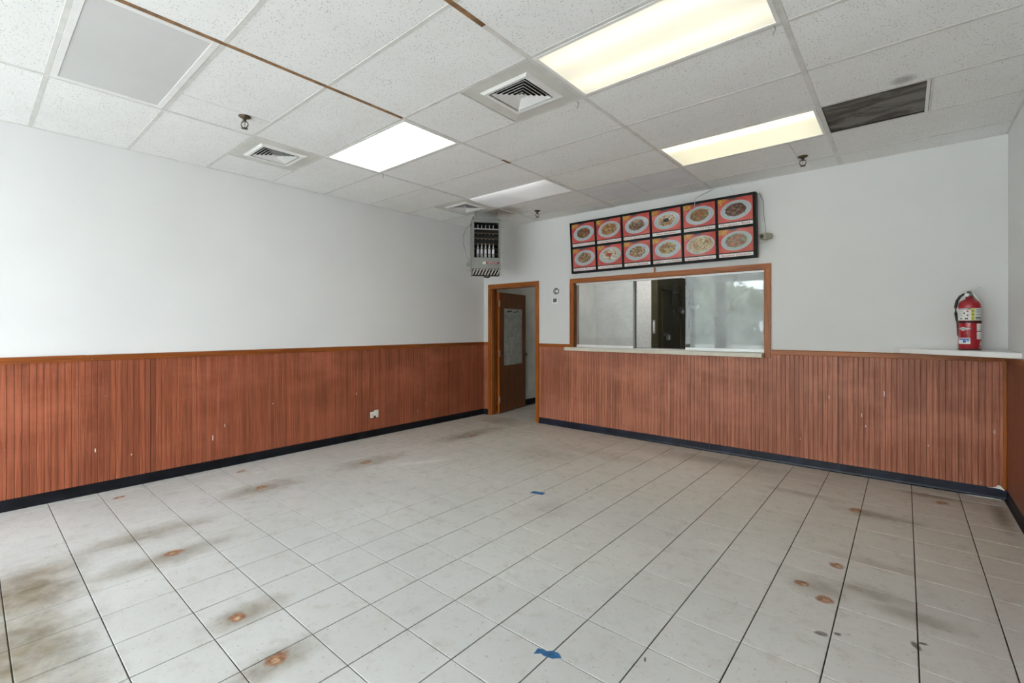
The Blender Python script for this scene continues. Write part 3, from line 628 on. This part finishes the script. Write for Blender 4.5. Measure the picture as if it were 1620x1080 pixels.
def m_dish(i, pal, size, sauce, pw, ph):
    m = N('menu_photo_%d' % i); p = m.obj(); q = m.map(p,(1/(pw*FT/2),1,1/(ph*FT/2))); s_ = m.sep(q); x,z = s_[0],s_[2]
    off = (i*.37)%1*3; pn = m.map(p,(1,1,1),(off,0,off*1.7))
    c = m.mix(m.ss(m.noise(pn,5,3),.35,.65),(.46,.055,.05),(.58,.11,.09))
    fl = m.math('MULTIPLY', m.ss(m.math('MULTIPLY_ADD',m.noise(pn,30,3),.7,x),-.30,-.05,1,0), m.ss(m.math('MULTIPLY_ADD',m.noise(pn,36,3),.8,z),.85,1.1))
    c = m.mix(fl, c, m.mix(m.ss(m.noise(pn,70,3),.4,.6),(.40,.16,.03),(.62,.36,.09)))
    dk = m.math('MULTIPLY', m.math('MULTIPLY',m.ss(x,-.45,-.3),m.ss(x,.0,.25,1,0)), m.ss(z,.78,.9)); c = m.mix(dk, c, (.12,.08,.08))
    def ell(cx,cz,a,b,rot=.12):
        u = m.math('SUBTRACT',x,cx); v = m.math('SUBTRACT',z,cz)
        u2 = m.math('ADD',m.math('MULTIPLY',u,math.cos(rot)),m.math('MULTIPLY',v,math.sin(rot)*ph/pw)); v2 = m.math('SUBTRACT',m.math('MULTIPLY',v,math.cos(rot)),m.math('MULTIPLY',u,math.sin(rot)*pw/ph))
        return m.math('SQRT', m.math('ADD', m.math('POWER',m.math('DIVIDE',u2,a),2.), m.math('POWER',m.math('DIVIDE',v2,b),2.)))
    r1 = ell(.04,-.04,.90,.80)
    plate = m.mix(m.ss(m.vor(p,150),.1,.35),(.50,.55,.56),(.36,.42,.45)); plate = m.mix(m.ss(r1,.70,.78), (.46,.50,.52), plate)
    plate = m.mix(m.ss(r1,.92,.99), plate, (.55,.58,.60))
    c = m.mix(m.ss(r1,.97,1.0,1,0), c, plate)
    nb = m.noise(pn,38,4,.6); r2 = m.math('ADD', ell(.03,-.02,.90*size,.80*size), m.math('MULTIPLY',m.math('SUBTRACT',nb,.5),.55))
    cell = m.n('ShaderNodeTexVoronoi'); m.put(cell.inputs['Vector'], m.map(pn,(1,1,1.25),rot=(0,.5,0))); cell.inputs['Scale'].default_value = 44 if i not in (7,10) else 24
    cr = m.sep(cell.outputs['Color'])[0]
    fd = m.ramp(cr,[(0,pal[0]),(.36,pal[1]),(.66,pal[2])],True); fd = m.mix(m.ss(nb,.38,.66,.0,.8), fd, tuple(v*.25 for v in pal[1])); fd = m.mix(m.ss(m.noise(pn,95,2),.62,.72,0,.6), fd, (.62,.50,.40))
    c = m.mix(m.ss(r2,.90,1.0,1,0), c, fd)
    if sauce:
        r3 = ell(.0,.0,.21,.19); c = m.mix(m.ss(r3,.85,1.0,1,0), c, sauce)
    return m.bsdf(c,.07,0,.5)
BW,BH = 7.63,2.27; tilt = math.atan2(.17,2.26)
mbd = tag(empty('menu_board',(5.81+BW/2,-.30,7.10),(tilt,0,0)),'black-framed menu board with two rows of dish photos above serving window','menu board')
MB().box(-BW/2,BW/2,.02,.255,0,BH).build('back_box', M['blk_side'], mbd, bevel=.015)
pitch = (BW-.10)/6; rp = (BH-.09)/2; GAP = .085
for r_ in range(3): B(-BW/2,BW/2,-.02,.02,(r_*rp),(r_*rp)+.09).build('frame_bar', M['blk_gloss'], mbd)
for k in range(7):
    for r_ in range(2): B(-BW/2+k*pitch,-BW/2+k*pitch+.10,-.02,.02,r_*rp+.09,(r_+1)*rp).build('frame_post', M['blk_gloss'], mbd)
for r_ in range(2):
    for k in range(6):
        i = (1-r_)*6+k; cap,pal,size,sauce = DISH[i]
        xa,xb = -BW/2+k*pitch+.10, -BW/2+(k+1)*pitch; za,zb = r_*rp+.09, (r_+1)*rp
        pw,ph = xb-xa,zb-za-.165; xc,zc_ = (xa+xb)/2,(zb+za+.165)/2
        pic = B(-pw/2,pw/2,-.006,.02,-ph/2,ph/2).build('dish_photo', m_dish(i,pal,size,sauce,pw,ph), mbd, (xc,0,zc_))
        B(-pw/2,pw/2,-.010,.02,-.014,.014).build('divider', M['blk_gloss'], pic, (0,0,-ph/2-.014))
        B(-pw/2+.01,pw/2-.01,-.006,.02,-.058,.058).build('caption_strip', M['paper'], pic, (0,0,-ph/2-.095))
        wd = min(pw*.92, .068*len(cap)+.02)
        text('caption_text', cap, .10, M['inkred'], pic, (0,-.008,-ph/2-.098), (math.pi/2,0,0), wd)
tag(MB().tube([(11.95,-.06,ZC-.02),(11.85,-.2,9.75),(11.6,-.42,9.6),(11.42,-.50,9.5),(11.38,-.515,9.3),(11.36,-.505,9.12),(11.33,-.50,9.0)],.010,6).build('hanging_wire', M['steel']),'thin bent wire hanging from the ceiling over the menu board','wire')
tag(MB().tube([(12.35,-.04,ZC-.02),(12.5,-.05,9.76),(12.62,-.06,9.62),(12.64,-.07,9.46)],.008,6).build('hanging_wire', M['paper']),'thin white wire running down to the top of the menu board','wire')
tag(MB().tube([(13.475,-.18,9.36),(13.50,-.12,9.32),(13.58,-.02,9.1),(13.60,-.015,8.6),(13.66,-.015,8.1),(13.66,-.02,7.9)],.010,6).build('power_cord', M['inkgrey']),'grey cord running down beside the right end of menu board','cord')
t = tag(empty('security_camera',(13.70,-.02,7.76)),'small beige camera on wall right of the menu board','camera')
B(-.03,.03,-.16,.019,-.05,.02).build('wall_mount', M['white_plastic'], t)
MB().prism_axis([(-.26,-.09),(.10,-.09),(.13,.0),(.10,.11),(-.20,.11),(-.26,.09)],-.10,.16,'x').build('housing', M['beige'], t, (0,-.2,.03), rot=(0,0,-.3))
MB().lathe([(0,-.275),(.055,-.275),(.07,-.27),(.07,-.25)],14,(0,0,0),'y').build('lens', M['inkblk'], t, (0,-.2,.02), rot=(0,0,-.3)); MB().tube([(.05,-.12,-.06),(.0,-.16,-.13),(-.08,-.2,-.12),(-.2,-.2,-.16)],.014,6).build('cable', M['white_plastic'], t)
# thermostat pair
t = tag(empty('round_dial',(4.755,0,6.38)),'round chrome dial on the wall between door and serving window','dial')
MB().lathe([(0,-.07),(.08,-.07),(.10,-.05)],24,(0,0,0),'y').build('face', M['steel'], t); MB().lathe([(.10,-.052),(.145,-.06),(.155,-.03),(.15,0)],24,(0,0,0),'y').build('rim', M['chrome'], t)
B(-.02,.02,-.085,-.07,-.05,.05).build('pointer', M['white_plastic'], t)
t = tag(empty('thermostat',(4.70,0,5.94)),'small square white thermostat below the round chrome dial','thermostat')
B(-.19,.19,-.05,0,-.165,.165).build('body', M['white'], t, bevel=.02); B(-.10,.10,-.056,-.05,-.085,.095).build('display', M['inkgrey'], t)
for k in range(4): B(-.075+.05*k-.012,-.075+.05*k+.012,-.060,-.056,-.07,.08).build('grille_bar', M['dark_plastic'], t)

# ------------------------------------------------------------------ corner shelf and extinguisher
sh = tag(empty('corner_shelf',(18.4,-.3,3.905)),'white wedge-shaped corner shelf on the right end of back wall','shelf')
poly = [(17.14,-.0),(17.27,-.32),(19.5,-1.95),(19.5,0)]
MB().prism([(a-18.4,b+.3) for a,b in poly],0,.135).build('top', M['white'], sh, bevel=.006)
B(-.9,1.0,-.02,.235,-.04,0).build('support_cleat', M['trim_x'], sh)
ex = tag(empty('fire_extinguisher',(18.72,-.50,4.042),(0,0,math.radians(-2))),'red fire extinguisher with white labels standing on the corner shelf','fire extinguisher')
R = .226
MB().lathe([(0,.0),(R-.01,0),(R,.02),(R,1.18),(R*.97,1.25),(R*.86,1.31),(R*.62,1.355),(.09,1.375),(.078,1.40),(.075,1.455),(0,1.455)],36).build('cylinder', M['red'], ex)
MB().lathe([(R-.012,-.001),(R+.004,-.001),(R+.006,.028),(R-.012,.03)],36).build('base_ring', M['rubber'], ex)
MB().lathe([(R+.001,.735),(R+.012,.735),(R+.012,.785),(R+.001,.785)],36).build('hose_strap', M['rubber'], ex)
# direction toward camera: angle of (camera - extinguisher)
CA = math.atan2(CY+.50, CX-18.72)+math.radians(2)
def patch(name,mat,a0,a1,z0_,z1_,par,off=.003,n=10):
    a0,a1 = CA+math.radians(a0),CA+math.radians(a1); r = R+off; b = MB(); m_ = n+1
    vs = [(rr*math.cos(a0+(a1-a0)*k/n),rr*math.sin(a0+(a1-a0)*k/n),z) for rr in (r-.002,r) for z in (z0_,z1_) for k in range(m_)]
    fs = []
    for k in range(n):
        fs += [(2*m_+k,2*m_+k+1,3*m_+k+1,3*m_+k),(k,m_+k,m_+k+1,k+1),(k,k+1,2*m_+k+1,2*m_+k),(m_+k,3*m_+k,3*m_+k+1,m_+k+1)]
    fs += [(0,2*m_,3*m_,m_),(n,m_+n,3*m_+n,2*m_+n)]
    return b.add(vs,fs).build(name,mat,par)
lb = patch('label',M['paper'],-84,76,.80,1.13,ex,n=20)
patch('label_strip',M['yellow'],8,24,.805,1.125,lb,.005); patch('label_header',M['inkgrey'],-66,8,1.095,1.122,lb,.005); patch('label_header',M['inkblk'],-10,8,1.095,1.122,lb,.006)
for i in range(4): patch('print_line',M['inkgrey'],30,66,1.085-.028*i,1.095-.028*i,lb,.005)
for i in range(3): patch('print_line',M['inkblk'],30,68,.835+.022*i,.850+.022*i,lb,.005)
patch('print_line',M['inkgrey'],30,68,.945,.965,lb,.005)
for a,z in ((-14,1.03),(-14,.92)): patch('pictogram',M['inkred'],a,a+9,z,z+.04,lb,.005,4)
for a,z in ((-30,.975),(-22,.83),(-48,.83),(-14,.83)): patch('pictogram',M['inkblk'],a,a+7,z,z+.04,lb,.005,4)
for i in range(3): patch('print_line',M['inkgrey'],-62,-36,1.04-.05*i,1.046-.05*i,lb,.005)
def wrap(a,z):
    a = math.radians(a)+CA
    def fn(co):
        g = a+co.x/FT/R; r = (R+.008)+co.z/FT; return Vector((r*math.cos(g)*FT, r*math.sin(g)*FT, (z+co.y/FT)*FT))
    return fn
for i,ch in enumerate('ABC'): text('class_letter',ch,.085,M['inkblk'],lb,(0,0,0),fn=wrap(16,1.055-.1*i),ext=.001)
# diamond logo: a kite in angle/height, wrapped on the cylinder
b = MB(); kite = [(-62,.575,.574),(-48,.60,.548),(-34,.628,.518),(-20,.604,.542),(-6,.588,.557),(10,.573,.572)]
for a,zu,zl in kite:
    g = CA+math.radians(a)
    for r in (R+.001,R+.004):
        for z in (zl,zu): b.v.append((r*math.cos(g),r*math.sin(g),z))
for k in range(len(kite)-1):
    o_ = 4*k; b.f += [(o_+2,o_+6,o_+7,o_+3),(o_,o_+1,o_+5,o_+4),(o_,o_+4,o_+6,o_+2),(o_+1,o_+3,o_+7,o_+5)]
b.f += [(0,2,3,1),(4*len(kite)-4,4*len(kite)-3,4*len(kite)-1,4*len(kite)-2)]
dm = b.build('diamond_logo', M['paper'], ex); text('logo_text','AMEREX',.05,M['inkblk'],dm,(0,0,0),fn=wrap(-34,.567),ext=.001)
bl = patch('service_sticker',M['paper'],-66,4,.17,.33,ex)
patch('sticker_print',M['inkblue'],-60,0,.275,.31,bl,.005); patch('sticker_print',M['inkblue'],-34,-18,.20,.268,bl,.005); patch('sticker_print',M['inkblue'],-14,-2,.235,.262,bl,.005)
for z,h in ((.52,.19),(.30,.19)):
    tg = patch('inspection_tag',M['paper'],38,84,z,z+h,ex)
    for i in range(3): patch('print_line',M['inkgrey'],44,78,z+.035+.05*i,z+.043+.05*i,tg,.005)
patch('round_sticker',M['paper'],62,86,.13,.23,ex)
MB().lathe([(0,1.45),(.072,1.45),(.072,1.53),(.055,1.55),(.05,1.60),(0,1.60)],18).build('valve_body', M['chrome'], ex)
rx,ry = -math.sin(CA), math.cos(CA)             # unit vector pointing right as the camera sees it
def Q(a,z,d=0):
    a *= .70; return (rx*a+math.cos(CA)*d, ry*a+math.sin(CA)*d, z)
def flat(name,pts,w,mat):                             # thick bar following pts (a,z) in the camera-facing plane through the axis
    b = MB(); n = len(pts)
    for sg in (-w/2,w/2):
        for a,z in pts: b.v.append(Q(a,z,sg))
    b.f += [tuple(range(n)),tuple(range(2*n-1,n-1,-1))]+[(i,i+n,(i+1)%n+n,(i+1)%n) for i in range(n)]
    return b.build(name,mat,ex,bevel=.006)
flat('squeeze_lever',[(-.05,1.57),(.06,1.60),(.30,1.70),(.33,1.69),(.32,1.66),(.22,1.61),(.08,1.56),(-.05,1.545)],.075,M['chrome'])
flat('carry_handle',[(-.02,1.545),(.10,1.55),(.17,1.48),(.30,1.30),(.30,1.265),(.26,1.27),(.14,1.44),(.08,1.50),(-.02,1.51)],.075,M['chrome'])
flat('safety_pin',[(-.24,1.585),(-.02,1.60),(-.02,1.592),(-.24,1.577)],.012,M['steel'])
MB().lathe([(0,.065),(.045,.065),(.05,.045),(.05,.0)],16,(0,0,0),'y').build('pressure_gauge', M['paper'], ex, Q(-.07,1.49,.08), rot=(0,0,CA-math.pi/2))
MB().tube([Q(-.07,1.50),Q(-.16,1.52),Q(-.26,1.46),Q(-.35,1.34),Q(-.39,1.18),Q(-.385,1.0),Q(-.36,.85),Q(-.335,.74),Q(-.325,.55),Q(-.322,.38)],[.024,.03,.034,.036,.036,.034,.03,.024,.022,.02],10).build('hose', M['rubber'], ex)

# ------------------------------------------------------------------ unit heater hung in the corner
HA = math.radians(40.29+3.5+6)                        # heading of the front face
ht = tag(empty('unit_heater',(3.10,-3.08,7.29),(0,0,HA)),'grey suspended gas heater hanging in the far corner above the doorway','heater')
w2,hh,dp = .635,2.20,1.25
for nm,q in (('side_panel',(-w2,-w2+.05,0,dp,0,hh)),('side_panel',(w2-.05,w2,0,dp,0,hh)),('back_panel',(-w2+.05,w2-.05,dp-.05,dp,0,hh)),('top_panel',(-w2-.01,w2+.01,-.02,dp,hh,hh+.04)),('bottom_panel',(-w2+.05,w2-.05,.02,dp-.05,0,.04))):
    B(*q).build(nm, M['heater'], ht, bevel=.008)
B(-w2+.05,w2-.05,.0,.05,0,.50).build('front_panel', M['heater'], ht, bevel=.008); B(-w2+.05,w2-.05,.0,.05,2.06,hh).build('front_panel', M['heater'], ht, bevel=.008)
B(-w2+.05,-w2+.085,.0,.05,.50,2.06).build('front_stile', M['heater'], ht); B(w2-.085,w2-.05,.0,.05,.50,2.06).build('front_stile', M['heater'], ht)
B(-w2+.05,w2-.05,.55,.60,.5,2.1).build('burner_recess', M['black'], ht)
for k in range(5):
    x = -.36+.175*k
    MB().lathe([(0,.50),(.062,.50),(.062,.86),(.052,.92),(.030,1.02),(.022,1.10),(.022,2.02),(0,2.02)],10,(x,.30,0)).build('burner_tube', M['tube'], ht)
for z in (1.28,1.50,1.74): MB().prism_axis([(.12,z-.10),(.22,z-.10),(.20,z+.035),(.10,z+.035)],-w2+.09,w2-.09,'x').build('baffle', M['black'], ht); 
for z in (1.12,1.36,1.60): B(-w2+.09,w2-.09,.09,.13,z-.02,z+.02).build('baffle_lip', M['slat'], ht)
B(-w2+.09,w2-.09,.05,.08,1.765,1.80).build('crossbar', M['vent_metal'], ht); B(-w2+.09,w2-.09,.13,.15,.90,.92).build('baffle_lip', M['slat'], ht); B(-w2+.09,w2-.09,.13,.15,.66,.68).build('baffle_lip', M['slat'], ht)
lab = B(-.02,.56,-.012,0,.215,.305).build('name_plate', M['maroon'], ht); B(-.17,-.03,-.014,0,.20,.315).build('logo_plate', M['paper'], ht)
text('name_text','REZNOR',.085,M['paper'],ht,(.27,-.016,.26),(math.pi/2,0,0),.44); text('logo_text','R',.08,M['inkblk'],ht,(-.10,-.018,.258),(math.pi/2,0,0))
hd = MB().prism_axis([(0,0),(.06,0),(.40,-.26),(.34,-.26)],-w2,-w2+.03,'x').build('hood_side', M['heater'], ht); MB().prism_axis([(0,0),(.9,0),(.9,-.26),(.34,-.26)],w2-.03,w2,'x').build('hood_side', M['heater'], ht)
MB().prism_axis([(0,0),(.9,0),(.9,-.26),(.34,-.26)],-w2,-w2+.03,'x').build('hood_side', M['heater'], ht)
for k in range(9):
    x = -w2+.09+.14*k; MB().add([(x,.02,-.01),(x+.07,.02,-.01),(x-.03,.36,-.25),(x-.10,.36,-.25),(x,.04,.0),(x+.07,.04,.0),(x-.03,.38,-.24),(x-.10,.38,-.24)],[(0,1,2,3),(7,6,5,4),(0,4,5,1),(1,5,6,2),(2,6,7,3),(3,7,4,0)]).build('louver_vane', M['vent_metal'], ht)
B(-w2+.03,w2-.03,.40,.88,-.24,-.02).build('hood_interior', M['black'], ht)
MB().tube([(-.1,.40,-.26),(-.05,.36,-.33),(.1,.36,-.35),(.2,.4,-.30)],.035,8).build('gas_pipe', M['rubber'], ht)
MB().tube([(-w2-.02,.2,1.98),(-w2-.25,.15,1.85),(-w2-.38,.1,1.5),(-w2-.38,.1,1.1),(-w2-.25,.1,.6),(-w2-.1,.1,.2),(-w2-.08,.1,-.1)],.018,6).build('power_cable', M['inkgrey'], ht)
B(-w2-.26,-w2-.06,.04,.2,.10,.27).build('junction_box', M['heater'], ht); MB().tube([(-w2-.25,.1,0),(-w2-.1,.1,.02),(-w2-.06,.1,-.12)],.03,8).build('gas_valve', M['steel'], ht)
B(-w2-.06,-w2,.08,.18,-.05,.1).build('valve_bracket', M['heater'], ht)
for a,b_ in ((-.5,.2),(.5,.2),(-.5,1.1),(.5,1.1)): MB().tube([(a,b_,hh+.02),(a,b_,ZC-7.29)],.02,6).build('hanger_rod', M['steel'], ht)

# ------------------------------------------------------------------ painter's tape on the floor
t = MB().prism([(-.19,-.09),(-.16,.09),(.0,.085),(.20,.10),(.18,-.08),(.02,-.085)],.001,.006).build('tape_piece', M['blue'], None, (9.5,-7.755,0), rot=(0,0,.22)); tag(t,'small strip of blue painter tape in the middle of the tiled floor','tape','blue tape scraps on the floor')
t = MB().prism([(-.19,-.07),(-.17,.05),(-.07,.06),(-.05,.03),(.05,.075),(.14,.06),(.20,-.02),(.08,-.075),(-.05,-.06),(-.1,-.03)],.001,.007).build('tape_piece', M['blue'], None, (13.50,-12.79,0), rot=(0,0,.35)); tag(t,'torn scrap of blue painter tape nearest the camera on the floor','tape','blue tape scraps on the floor')

# ------------------------------------------------------------------ outside the storefront (seen mirrored in the serving window)
gd = struct(MB().box(-120,140,-200,YF,-.5,-.05).build('ground_outside', M['concrete']))
def tree(x,y,h,seed,label):
    r = random.Random(seed); t = tag(empty('street_tree',(x,y,-.05)),label,'tree','trees across the street'); b = MB(); lf = MB()
    def grow(p,d,l,rad,dep):
        q = p+d*l; b.tube([p,(p+q)/2+Vector((r.uniform(-.05,.05)*l,r.uniform(-.05,.05)*l,0)),q],[rad,rad*.85,rad*.7],5,False)
        if dep == 0:
            for _ in range(22):
                c_ = q+Vector([r.gauss(0,h*.035) for _ in range(3)]); s_ = h*.017*(.6+r.random()); a = Vector([r.gauss(0,1) for _ in range(3)]).normalized(); bb_ = a.cross(Vector([r.gauss(0,1) for _ in range(3)])).normalized()
                lf.add([c_-a*s_-bb_*s_*.6,c_+a*s_-bb_*s_*.6,c_+a*s_+bb_*s_*.6,c_-a*s_+bb_*s_*.6],[(0,1,2,3)])
            return
        for _ in range(3):
            nd = (d+Vector((r.uniform(-.75,.75),r.uniform(-.75,.75),r.uniform(-.1,.45)))).normalized(); grow(q,nd,l*.74,rad*.62,dep-1)
    grow(Vector((0,0,0)),Vector((0,0,1)),h*.17,h*.02,5)
    b.build('trunk', M['bark'], t); lf.build('foliage', M['leaf'], t)
for q_,(x_,y_,h_,la) in enumerate([(-34,-70,19,'bushy tree mirrored at the left edge of the right glass pane'),(-20,-66,17,'low leafy tree mirrored left of the grey column in the glass'),(-7,-72,20,'leafy tree mirrored just behind the grey column in the glass'),
        (6,-68,18,'bushy tree mirrored right of the grey column in the glass'),(20,-74,20,'leafy tree mirrored at the right edge of the glass pane'),(-27,-98,36,'tall tree mirrored far behind the low trees, left'),(0,-100,38,'tallest tree mirrored far behind the low trees, centre'),(26,-98,34,'tall tree mirrored far behind the low trees, right')]): tree(x_,y_,h_,q_+1,la)
t = tag(empty('street_sign',(1.5,-58,-.05)),'small white sign on a post mirrored in the serving window','sign'); B(-.6,.6,-.03,.03,4.2,5.6).build('sign_plate', M['paper'], t); MB().tube([(0,.06,0),(0,.06,5.4)],.08,8).build('post', M['steel'], t)
hb = struct(MB().box(-90,80,-122,-120,-.05,15).build('wall_outside', plain('far_treeline_hillside',(.20,.22,.20),.9,0,.35,.15)))
